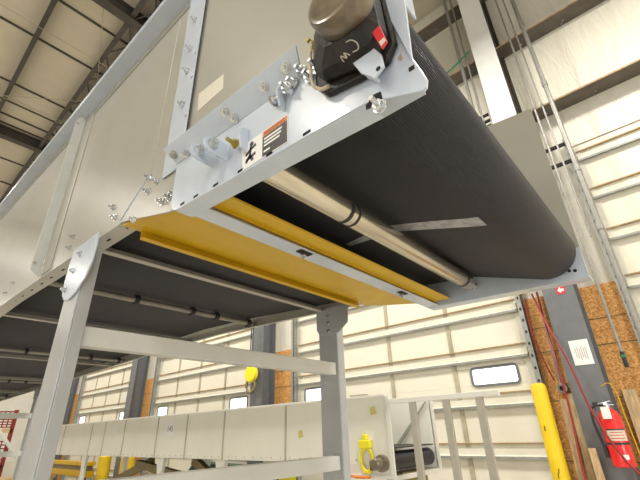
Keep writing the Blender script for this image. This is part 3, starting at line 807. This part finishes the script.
# guard rail frame beside the open end
gr = empty('guard_rail_frame', (3.6, 1.6, 0), 'pale steel frame of upright posts beyond the open end of the lower conveyor', 'railing')
bm = nb(); box(bm, 3.57, 3.61, 1.21, 2.29, 1.815, 1.86); obj('top_rail', bm, M['ledge'], gr, bevel=.003)
for y in (2.03, 1.69, 1.385):
    bm = nb(); box(bm, 3.57, 3.575, y-.03, y+.03, 0, 1.815); box(bm, 3.575, 3.61, y-.03, y-.025, 0, 1.815)
    obj('post', bm, M['tie'], gr)

# ------------------------------------------------------------------ things near the first pier
b_ = empty('bollard', (5.2, 1.31, 0), 'yellow plastic-sleeved safety bollard left of the red fire extinguisher', 'bollard')
bm = nb(); lathe(bm, (5.2, 1.31, 0), (0, 0, 1), [(0, .085), (1.97, .082), (2.0, .07), (2.01, .03)], 32); obj('sleeve', bm, M['bollard'], b_, smooth=True)
bm = nb()
for yy, zz, l in ((1.345, 1.08, .05), (1.33, 1.13, .04), (1.36, 1.52, .05)):
    tube(bm, [(5.2-.085, yy-.03, zz), (5.2-.084, yy-.035, zz+l)], .004, 6)
obj('scuff_mark', bm, M['lblack'], b_)
for (y, x) in ((11.0, 5.1), (12.35, 5.1), (5.4, 5.1)):
    lbs = {11.0: 'distant yellow bollard right of the farther grey column foot', 12.35: 'distant yellow bollard left of the farther grey column foot', 5.4: 'yellow bollard mostly hidden behind the lower conveyor near the hoist hook'}
    bm = nb(); lathe(bm, (x, y, 0), (0, 0, 1), [(0, .16), (1.15, .16), (1.2, .1)], 24)
    if y == 5.4: bm.free(); continue
    tag(obj('bollard', bm, M['bollard'], smooth=True), lbs[y], 'bollard')

# fire extinguisher
fe = empty('fire_extinguisher', (5.22, .68, 1.19), 'red fire extinguisher with white tag hanging on the grey column', 'fire extinguisher')
EX, EY = 5.222, .725
bm = nb(); lathe(bm, (EX, EY, 1.19), (0, 0, 1), [(0, .088), (.012, .098), (.44, .098), (.49, .08), (.52, .04), (.535, .028)], 36); obj('cylinder', bm, M['extred'], fe, smooth=True)
bm = nb(); lathe(bm, (EX, EY, 1.72), (0, 0, 1), [(0, .03), (.03, .03), (.05, .018)], 20)
prism(bm, [(EY+.07, 1.752), (EY-.05, 1.778), (EY-.05, 1.785), (EY+.07, 1.762)], EX-.010, EX+.010, 'x'); prism(bm, [(EY+.05, 1.738), (EY-.07, 1.742), (EY-.07, 1.748), (EY+.05, 1.746)], EX-.010, EX+.010, 'x')
obj('valve_handle', bm, M['zinc'], fe, smooth=False)
bm = nb(); tube(bm, smooth_pts([(EX-.01, EY+.03, 1.75), (EX-.03, EY+.12, 1.73), (EX-.03, EY+.145, 1.6), (EX-.03, EY+.13, 1.45), (EX-.03, EY+.115, 1.36)], 8), .012, 10); cyl(bm, (EX-.03, EY+.115, 1.38), (EX-.03, EY+.11, 1.27), .017, .022, 14); obj('hose', bm, M['rubber'], fe, smooth=True)
def arcband(r, z0, z1, a0, a1, n=12):
    bm = nb(); P0 = []
    for k in range(n+1):
        a = math.radians(a0+(a1-a0)*k/n); P0.append((bm.verts.new((EX+r*math.cos(a), EY+r*math.sin(a), z0)), bm.verts.new((EX+r*math.cos(a), EY+r*math.sin(a), z1))))
    for a, b in zip(P0, P0[1:]): bm.faces.new([a[0], b[0], b[1], a[1]])
    return bm
lb = obj('instruction_label', arcband(.0990, 1.42, 1.525, 150, 250), M['paper'], fe)
bm = arcband(.0995, 1.512, 1.526, 150, 250); obj('label_header', bm, M['lblack'], lb)
for z in (1.437, 1.465, 1.49): obj('label_text', arcband(.0995, z, z+.008, 165, 235), M['red'], lb)
obj('strap', arcband(.1012, 1.385, 1.405, 0, 360, 36), M['lblack'], fe)
bm = arcband(.0990, 1.26, 1.30, 195, 222)
obj('diamond_sticker', bm, M['white'], fe)
bm = nb(); box(bm, EX-.112, EX-.108, EY-.035, EY+.04, 1.615, 1.725); obj('inspection_tag', bm, M['white'], fe, bevel=.001)
bm = nb(); box(bm, EX+.085, 5.329, EY-.02, EY+.02, 1.3, 1.7); obj('wall_bracket', bm, M['lblack'], fe)

# labels on the column
bm = nb(); box(bm, 5.3275, 5.3295, .715, .905, 2.165, 2.435)
lb = tag(obj('paper_notice', bm, M['white']), 'white paper notice stuck on the grey column above the fire extinguisher', 'notice')
for i in range(6):
    bm = nb(); box(bm, 5.3268, 5.3274, .755+i*.020, .764+i*.020, 2.22+.01*(i % 3), 2.36-.012*(i % 2)); obj('printed_line', bm, M['lgrey'], lb)
bm = nb(); box(bm, 5.3275, 5.3295, .775, .865, 2.985, 3.085); lb = tag(obj('red_sign', bm, M['red']), 'small red square sign with white arrow high on the grey column', 'sign')
bm = nb(); prism(bm, [(.855, 3.03), (.82, 3.075), (.82, 3.05), (.785, 3.045), (.785, 3.015), (.82, 3.02), (.815, 2.995)], 5.3266, 5.3274, 'x'); obj('arrow', bm, M['white'], lb)
bm = nb(); prism(bm, [(.84, 1.70), (.85, 1.70), (.855, 1.78), (.80, 1.78), (.80, 1.765), (.84, 1.76)], 5.3275, 5.3295, 'x')
tag(obj('hook_mark', bm, M['lblack']), 'small black angled mark on the grey column face left of the extinguisher handle', 'mark')

# leaning lumber
def plank(y0, z0, y1, z1, w, x0, x1, label, m='wood', nm='lumber_plank'):
    bm = nb(); u = Vector((y1-y0, z1-z0)).normalized(); n = Vector((u.y, -u.x))*w/2
    lo = [(x0, y0-n.x, z0-n.y), (x0-.035, y0-n.x, z0-n.y), (x0-.035, y0+n.x, z0+n.y), (x0, y0+n.x, z0+n.y)]
    hi = [(x1, y1-n.x, z1-n.y), (x1-.035, y1-n.x, z1-n.y), (x1-.035, y1+n.x, z1+n.y), (x1, y1+n.x, z1+n.y)]
    hexa(bm, lo, hi); return tag(obj(nm, bm, M[m], bevel=.003), label, 'lumber')
plank(1.21, 0, 1.18, 1.84, .08, 5.42, 5.66, 'leaning lumber plank just right of the yellow bollard')
plank(1.085, 0, 1.085, 1.90, .075, 5.36, 5.64, 'leaning lumber plank between the grey column and the plank by the bollard')
plank(.50, 0, .53, 1.90, .13, 5.44, 5.67, 'wide leaning lumber plank right of the fire extinguisher')
plank(.93, 0, .97, 1.35, .07, 5.10, 5.29, 'short lumber plank leaning against the front of the grey column', 'wood')
# wood scraps nailed on the board
bm = nb(); box(bm, XW-.05, XW-.021, 1.0, 1.10, 2.02, 2.15); tag(obj('wood_block', bm, M['wood'], bevel=.003), 'small wood block fixed on strand board left of the grey column', 'wood block')

# conduits, pipes and cables on the wall
def pipe(name, pts, r, m, label, cat, par=None):
    bm = nb(); tube(bm, pts, r, 12); o = obj(name, bm, M[m], par, smooth=True)
    if not par: tag(o, label, cat)
    return o
c1 = pipe('conduit', [(5.365, .225, 2.35), (5.365, .225, 9.0)], .03, 'pipe', 'thick galvanised conduit running up the wall right of the tall column', 'pipe')
for z in (3.65, 4.5, 6.0, 7.3):
    bm = nb(); cyl(bm, (5.365, .225, z), (5.365, .225, z+.09), .038, seg=16); obj('coupling', bm, M['pipe'], c1)
c2 = pipe('conduit', [(5.375, .447, 2.25), (5.375, .447, 9.0)], .014, 'pipe', 'thin conduit descending strand board to a small green-banded handle', 'pipe')
bm = nb(); cyl(bm, (5.375, .447, 2.10), (5.375, .447, 2.26), .022, seg=14); obj('switch_handle', bm, M['blackplastic'], c2)
bm = nb(); cyl(bm, (5.375, .447, 2.20), (5.375, .447, 2.225), .0235, seg=14); obj('green_band', bm, M['greenwire'], c2)
c25 = pipe('conduit', [(5.375, .345, 3.6), (5.375, .345, 9.0)], .012, 'pipe', 'thin conduit just left of the thick galvanised wall conduit', 'pipe')
c4 = pipe('conduit', [(5.37, 1.255, 3.3), (5.37, 1.255, 9.2)], .028, 'pipe', 'thick conduit left of the tall white column, above the belt', 'pipe')
c5 = pipe('conduit', [(5.375, 1.15, 3.3), (5.375, 1.15, 9.2)], .013, 'pipe', 'thin conduit nearest the left side of the tall white column', 'pipe')
c3 = pipe('conduit', [(5.62, 1.16, 2.0), (5.62, 1.14, 3.15)], .014, 'pipe', 'thin conduit ending in a round grey box above leaning lumber', 'pipe')
bm = nb(); cyl(bm, (5.66, 1.15, 1.96), (5.59, 1.15, 1.96), .055, seg=20); jb = obj('junction_box', bm, M['pipe'], c3, bevel=.003)
bm = nb(); cyl(bm, (5.589, 1.15, 1.96), (5.586, 1.15, 1.96), .028, seg=16); obj('knockout', bm, M['hole'], jb)
for par, yy, xx, zz in ((c1, .225, 5.365, (5.718, 7.218, 8.748)), (c2, .447, 5.375, (5.718, 7.218, 8.748)), (c25, .345, 5.375, (5.718, 7.218, 8.748)), (c4, 1.255, 5.37, (5.718, 7.218, 8.748)), (c5, 1.15, 5.375, (5.718, 7.218, 8.748))):
    for z in zz:
        bm = nb(); box(bm, xx-.02, XW-.307, yy-.02, yy+.02, z-.014, z+.014); obj('girt_clip', bm, M['pipe'], par)
bm = nb(); box(bm, 5.60, XW-.021, 1.14, 1.17, 2.39, 2.41); obj('wall_clip', bm, M['pipe'], c3)
for z in (4.98, 4.70):
    bm = nb(); box(bm, 5.385, 5.42, .20, .56, z-.022, z+.022)
    tag(obj('strut_channel', bm, M['hole']), 'black slotted strut clamp across conduits, %s one' % ('upper' if z > 4.8 else 'lower'), 'bracket')
for z, w_ in ((6.02, 'top'), (5.90, 'middle'), (5.80, 'bottom')):
    bm = nb(); box(bm, 5.39, 5.42, 1.06, 1.38, z, z+.04)
    tag(obj('strut_channel', bm, M['hole']), '%s black strut of the three left of the tall white column' % w_, 'bracket')
bm = nb(); tube(bm, smooth_pts([(5.325, 1.05, 7.43), (5.32, 1.5, 7.24), (5.32, 2.1, 7.17), (5.32, 3.0, 7.20)], 8), .013, 8)
tag(obj('green_wire', bm, M['greenwire'], smooth=True), 'green wire strung along the wall girt above the belt', 'wire')
pipe('air_hose', smooth_pts([(5.60, 1.30, 3.1), (5.58, 1.31, 2.6), (5.56, 1.24, 2.2), (5.54, 1.2, 2.05)], 8), .010, 'hose', 'short dark red hose down the left edge of the strand board', 'hose')
pipe('air_hose', smooth_pts([(5.52, 1.12, 3.12), (5.46, 1.11, 2.6), (5.28, 1.07, 2.2), (5.22, 1.06, 1.7), (5.15, 1.08, 1.2), (5.15, 1.08, .5)], 8), .011, 'hose', 'red air hose hanging down in front of the leaning lumber', 'hose')
pipe('air_hose', smooth_pts([(5.56, 1.19, 3.12), (5.24, 1.04, 2.6), (5.14, .92, 2.15), (5.08, .84, 1.7), (5.02, .70, 1.3), (5.0, .52, 1.0), (5.0, .45, .5)], 8), .011, 'hose', 'red air hose crossing in front of the grey column and extinguisher', 'hose')
pipe('thin_cord', smooth_pts([(5.30, .72, 1.93), (5.25, .64, 1.95), (5.24, .60, 1.85), (5.22, .59, 1.6), (5.2, .575, 1.3), (5.18, .57, .9), (5.18, .57, .6)], 8), .005, 'yellow', 'thin yellow cord looped beside the fire extinguisher', 'cord')
bm = nb(); tube(bm, smooth_pts([(XW-.03, 1.34, 1.83+.27), (XW-.03, .3, 1.83+.22)], 2), .004, 6); 
bm.free()
# small notice at the right edge
bm = nb(); box(bm, XW-.026, XW-.0225, .27, .36, 1.50, 1.68); tag(obj('paper_notice', bm, M['white']), 'small white notice on strand board at the right edge, beside the wide plank', 'notice')

# hoist hook by second pier
hk = empty('hoist_hook', (5.2, 6.4, 2.4), 'yellow and black hoist block with hook hanging by the far grey column', 'hoist')
bm = nb()
lathe(bm, (5.17, 6.48, 2.66), (1, 0, 0), [(0, .14), (.02, .17), (.08, .17), (.10, .14)], 24); box(bm, 5.19, 5.25, 6.41, 6.55, 2.66, 2.88); obj('pulley_block', bm, M['hi_yellow'], hk, bevel=.004)
bm = nb(); pts = []
for k in range(12):
    a = math.radians(70-k*26); pts.append((5.2, 6.46+.13*math.cos(a)*1.0, 2.44+.13*math.sin(a)))
tube(bm, pts, .028, 10); cyl(bm, (5.2, 6.48, 2.52), (5.2, 6.48, 2.6), .03, seg=12); obj('hook', bm, M['brownsteel'], hk, smooth=True)
bm = nb(); tube(bm, [(5.2, 6.45, 2.85), (5.2, 6.45, 9.44)], .012, 8); tube(bm, [(5.2, 6.51, 2.85), (5.2, 6.51, 9.44)], .012, 8); obj('cable', bm, M['lblack'], hk)

# yellow coil of strap by the lower conveyor end
cs = empty('cable_reel', (3.5, 2.6, 1.3), 'bright yellow looped cable hanging on the lower conveyor beside its bronze bearing hub', 'cable')
bm = nb()
for r in (.085, .10):
    pts = [(3.57, 2.60+r*.75*math.cos(2*PI*k/20), 1.42-.09+r*1.15*math.sin(2*PI*k/20)) for k in range(21)]
    tube(bm, pts, .012, 8)
obj('loop', bm, M['hi_yellow'], cs, smooth=True)
bm = nb(); box(bm, 3.545, 3.592, 2.535, 2.665, 1.43, 1.50); box(bm, 3.55, 3.592, 2.575, 2.625, 1.50, 1.55); obj('clamp', bm, M['hi_yellow'], cs, bevel=.006)
bm = nb(); box(bm, 3.54, 3.585, 2.515, 2.55, 1.24, 1.32); obj('black_end', bm, M['lblack'], cs, bevel=.006)
bm = nb(); tube(bm, [(3.54, 2.86, 1.20), (3.54, 2.70, 1.18), (3.54, 2.55, 1.185)], .012, 8)
tag(obj('orange_strap', bm, M['orange']), 'short orange-red strap lying beneath the yellow cable loop', 'strap')
bm = nb(); box(bm, FX0-.0065, FX0-.0045, 2.50, 2.60, 1.49, 1.58); obj('paper_label', bm, M['white'], fcv)

# ------------------------------------------------------------------ background under the lower conveyor
def beam(a, b, w, name, m, label, cat, grp=None):
    bm = nb(); a, b = Vector(a), Vector(b); d = (b-a).normalized(); s = d.cross(Vector((1, 0, 0))).normalized()*w/2; t = Vector((.05, 0, 0))
    hexa(bm, [a-s-t, a+s-t, a+s+t, a-s+t], [b-s-t, b+s-t, b+s+t, b-s+t]); return tag(obj(name, bm, M[m]), label, cat, grp)
beam((4.1, 9.4, .78), (4.1, 7.85, 1.19), .12, 'diagonal_brace', 'brownsteel', 'olive-brown diagonal brace rising rightward, left one under the lower conveyor', 'brace')
beam((4.0, 8.2, 1.15), (4.0, 6.3, .97), .12, 'diagonal_brace', 'brownsteel', 'olive-brown diagonal brace falling rightward from the top of the left brace', 'brace')
beam((4.1, 6.45, 1.23), (4.1, 5.5, .82), .12, 'diagonal_brace', 'brownsteel', 'olive-brown brace right of the pale leg, nearest the green machine', 'brace')
mg = empty('green_machine', (5.1, 6.6, 0), 'dark green machine partly seen under the lower conveyor', 'machine')
bm = nb(); prism(bm, [(5.0, 0.2), (7.9, 0.2), (7.9, .85), (7.5, 1.14), (6.1, 1.10), (5.9, 1.02), (5.4, 1.06), (5.0, .95)], 4.75, 5.05, 'x'); obj('body', bm, M['green'], mg, bevel=.03)
for y in (5.5, 7.3):
    bm = nb(); cyl(bm, (4.72, y, .3), (5.1, y, .3), .3, seg=28); obj('wheel', bm, M['rubber'], mg, smooth=True)
bm = nb(); box(bm, 4.58, 4.70, 4.7, 4.95, .9, 1.16); box(bm, 4.62, 4.67, 4.8, 4.85, 0, .9); tag(obj('yellow_stand', bm, M['hi_yellow'], bevel=.01), 'small bright yellow block stand right of the green machine', 'stand')
yb = empty('yellow_trestle', (6-.7, 16, 0), 'distant yellow steel trestle at left beneath the lower conveyor', 'trestle')
bm = nb(); box(bm, 4.9, 5.1, 12.9, 19.5, .66, .80); box(bm, 4.9, 5.1, 12.9, 19.5, .93, 1.02); obj('beam', bm, M['yellow'], yb)
for y in (13.3, 16, 19):
    bm = nb(); box(bm, 4.95, 5.05, y-.08, y+.08, 0, .66); obj('leg', bm, M['brownsteel'], yb)
bm = nb(); box(bm, 4.93, 5.07, 13, 19.4, .80, .93); obj('cross_web', bm, M['brownsteel'], yb)
# pallet rack with red mesh far left
rk = empty('pallet_rack', (3.4, 16.5, 0), 'red mesh pallet rack far off at the left edge beyond the conveyor legs', 'rack')
for z0, z1 in ((2.0, 2.45), (1.0, 1.6)):
    bm = nb()
    for k in range(26):
        x = 0.6+k*.125; tube(bm, [(x, 16.5, z0), (x, 16.5, z1)], .018, 5)
    for k in range(7):
        z = z0+(z1-z0)*k/6; tube(bm, [(.6, 16.5, z), (3.7, 16.5, z)], .018, 5)
    obj('mesh_panel', bm, M['redmesh'], rk)
for x in (.6, 3.75):
    bm = nb(); box(bm, x-.05, x+.05, 16.4, 16.5, 0, 2.5); obj('upright', bm, M['redmesh'], rk)
for z in (.9, 1.9):
    bm = nb(); box(bm, .6, 3.75, 16.4, 16.5, z-.06, z+.06); obj('shelf_beam', bm, M['wood'], rk)
beam((2.9, 14.1, 1.9), (4.4, 14.1, .2), .1, 'loose_rail', 'ledge', 'white rail leaning in front of the red rack', 'rail')
# white sheets standing in front of the end wall
bm = nb(); box(bm, 3.9, 7.4, 23.0, 23.1, 0, 4.0)
bm.free()
bm = nb(); box(bm, 3.95, 5.6, 20.0, 20.06, 0.9, 4.2); tag(obj('sheet_panel', bm, M['sheet']), 'tall white sheet panel standing far behind the red rack', 'panel')
bm = nb()
for k in range(5): box(bm, 2.6, 4.7, 14.5+k*.25, 14.65+k*.25, .62, .68)
for x in (2.7, 3.65, 4.6): box(bm, x-.04, x+.04, 14.5, 15.65, .52, .62); box(bm, x-.04, x+.04, 14.5, 15.65, 0, .52)
tag(obj('timber_pallet', bm, M['wood']), 'pale timber platform at the bottom left behind the near leg', 'pallet')

# ------------------------------------------------------------------ lights
def area(name, loc, size, energy, col, target=None, sy=None):
    l = bpy.data.lights.new(name, 'AREA'); l.shape = 'RECTANGLE'; l.size = size; l.size_y = sy or size; l.energy = energy; l.color = col
    o = bpy.data.objects.new(name, l); COL.objects.link(o); o.location = loc
    if target: o.rotation_euler = (Vector(target)-Vector(loc)).to_track_quat('-Z', 'Y').to_euler()
    return o
warm = (1.0, 0.96, 0.88)
for (x, y, e) in [(-4.6, -9.2+6.6*k, 190) for k in range(6)]+[(-11.5, -6+8*k, 260) for k in range(5)]+[(2.7, -6.6, 330), (2.7, -1.8, 330), (2.7, 3.0, 360), (2.7, 8.4, 360), (2.7, 14.4, 360), (2.7, 21, 360)]:
    area('high_bay_lamp', (x, y, 7.6), .9, e, warm)
# cool light from an inferred opening behind the viewer, plus an added left fill
area('cool_fill', (-4.5, YB+.4, 2.6), 5.0, 560, (.82, .91, 1.0), (-1.5, 0, 2.2), 4.2)
area('cool_fill', (XL+.4, 4.0, 2.4), 5.0, 260, (.88, .94, 1.0), (4, 5, 1.6), 3.6)  # unseen source, added to brighten the lower conveyor

w = bpy.data.worlds.new('world'); S.world = w; w.use_nodes = True
w.node_tree.nodes['Background'].inputs['Color'].default_value = (.9, .95, 1, 1); w.node_tree.nodes['Background'].inputs['Strength'].default_value = .3
S.view_settings.view_transform = 'Standard'; S.view_settings.look = 'None'; S.view_settings.gamma = 1; S.view_settings.use_curve_mapping = False
S.view_settings.exposure = -0.2
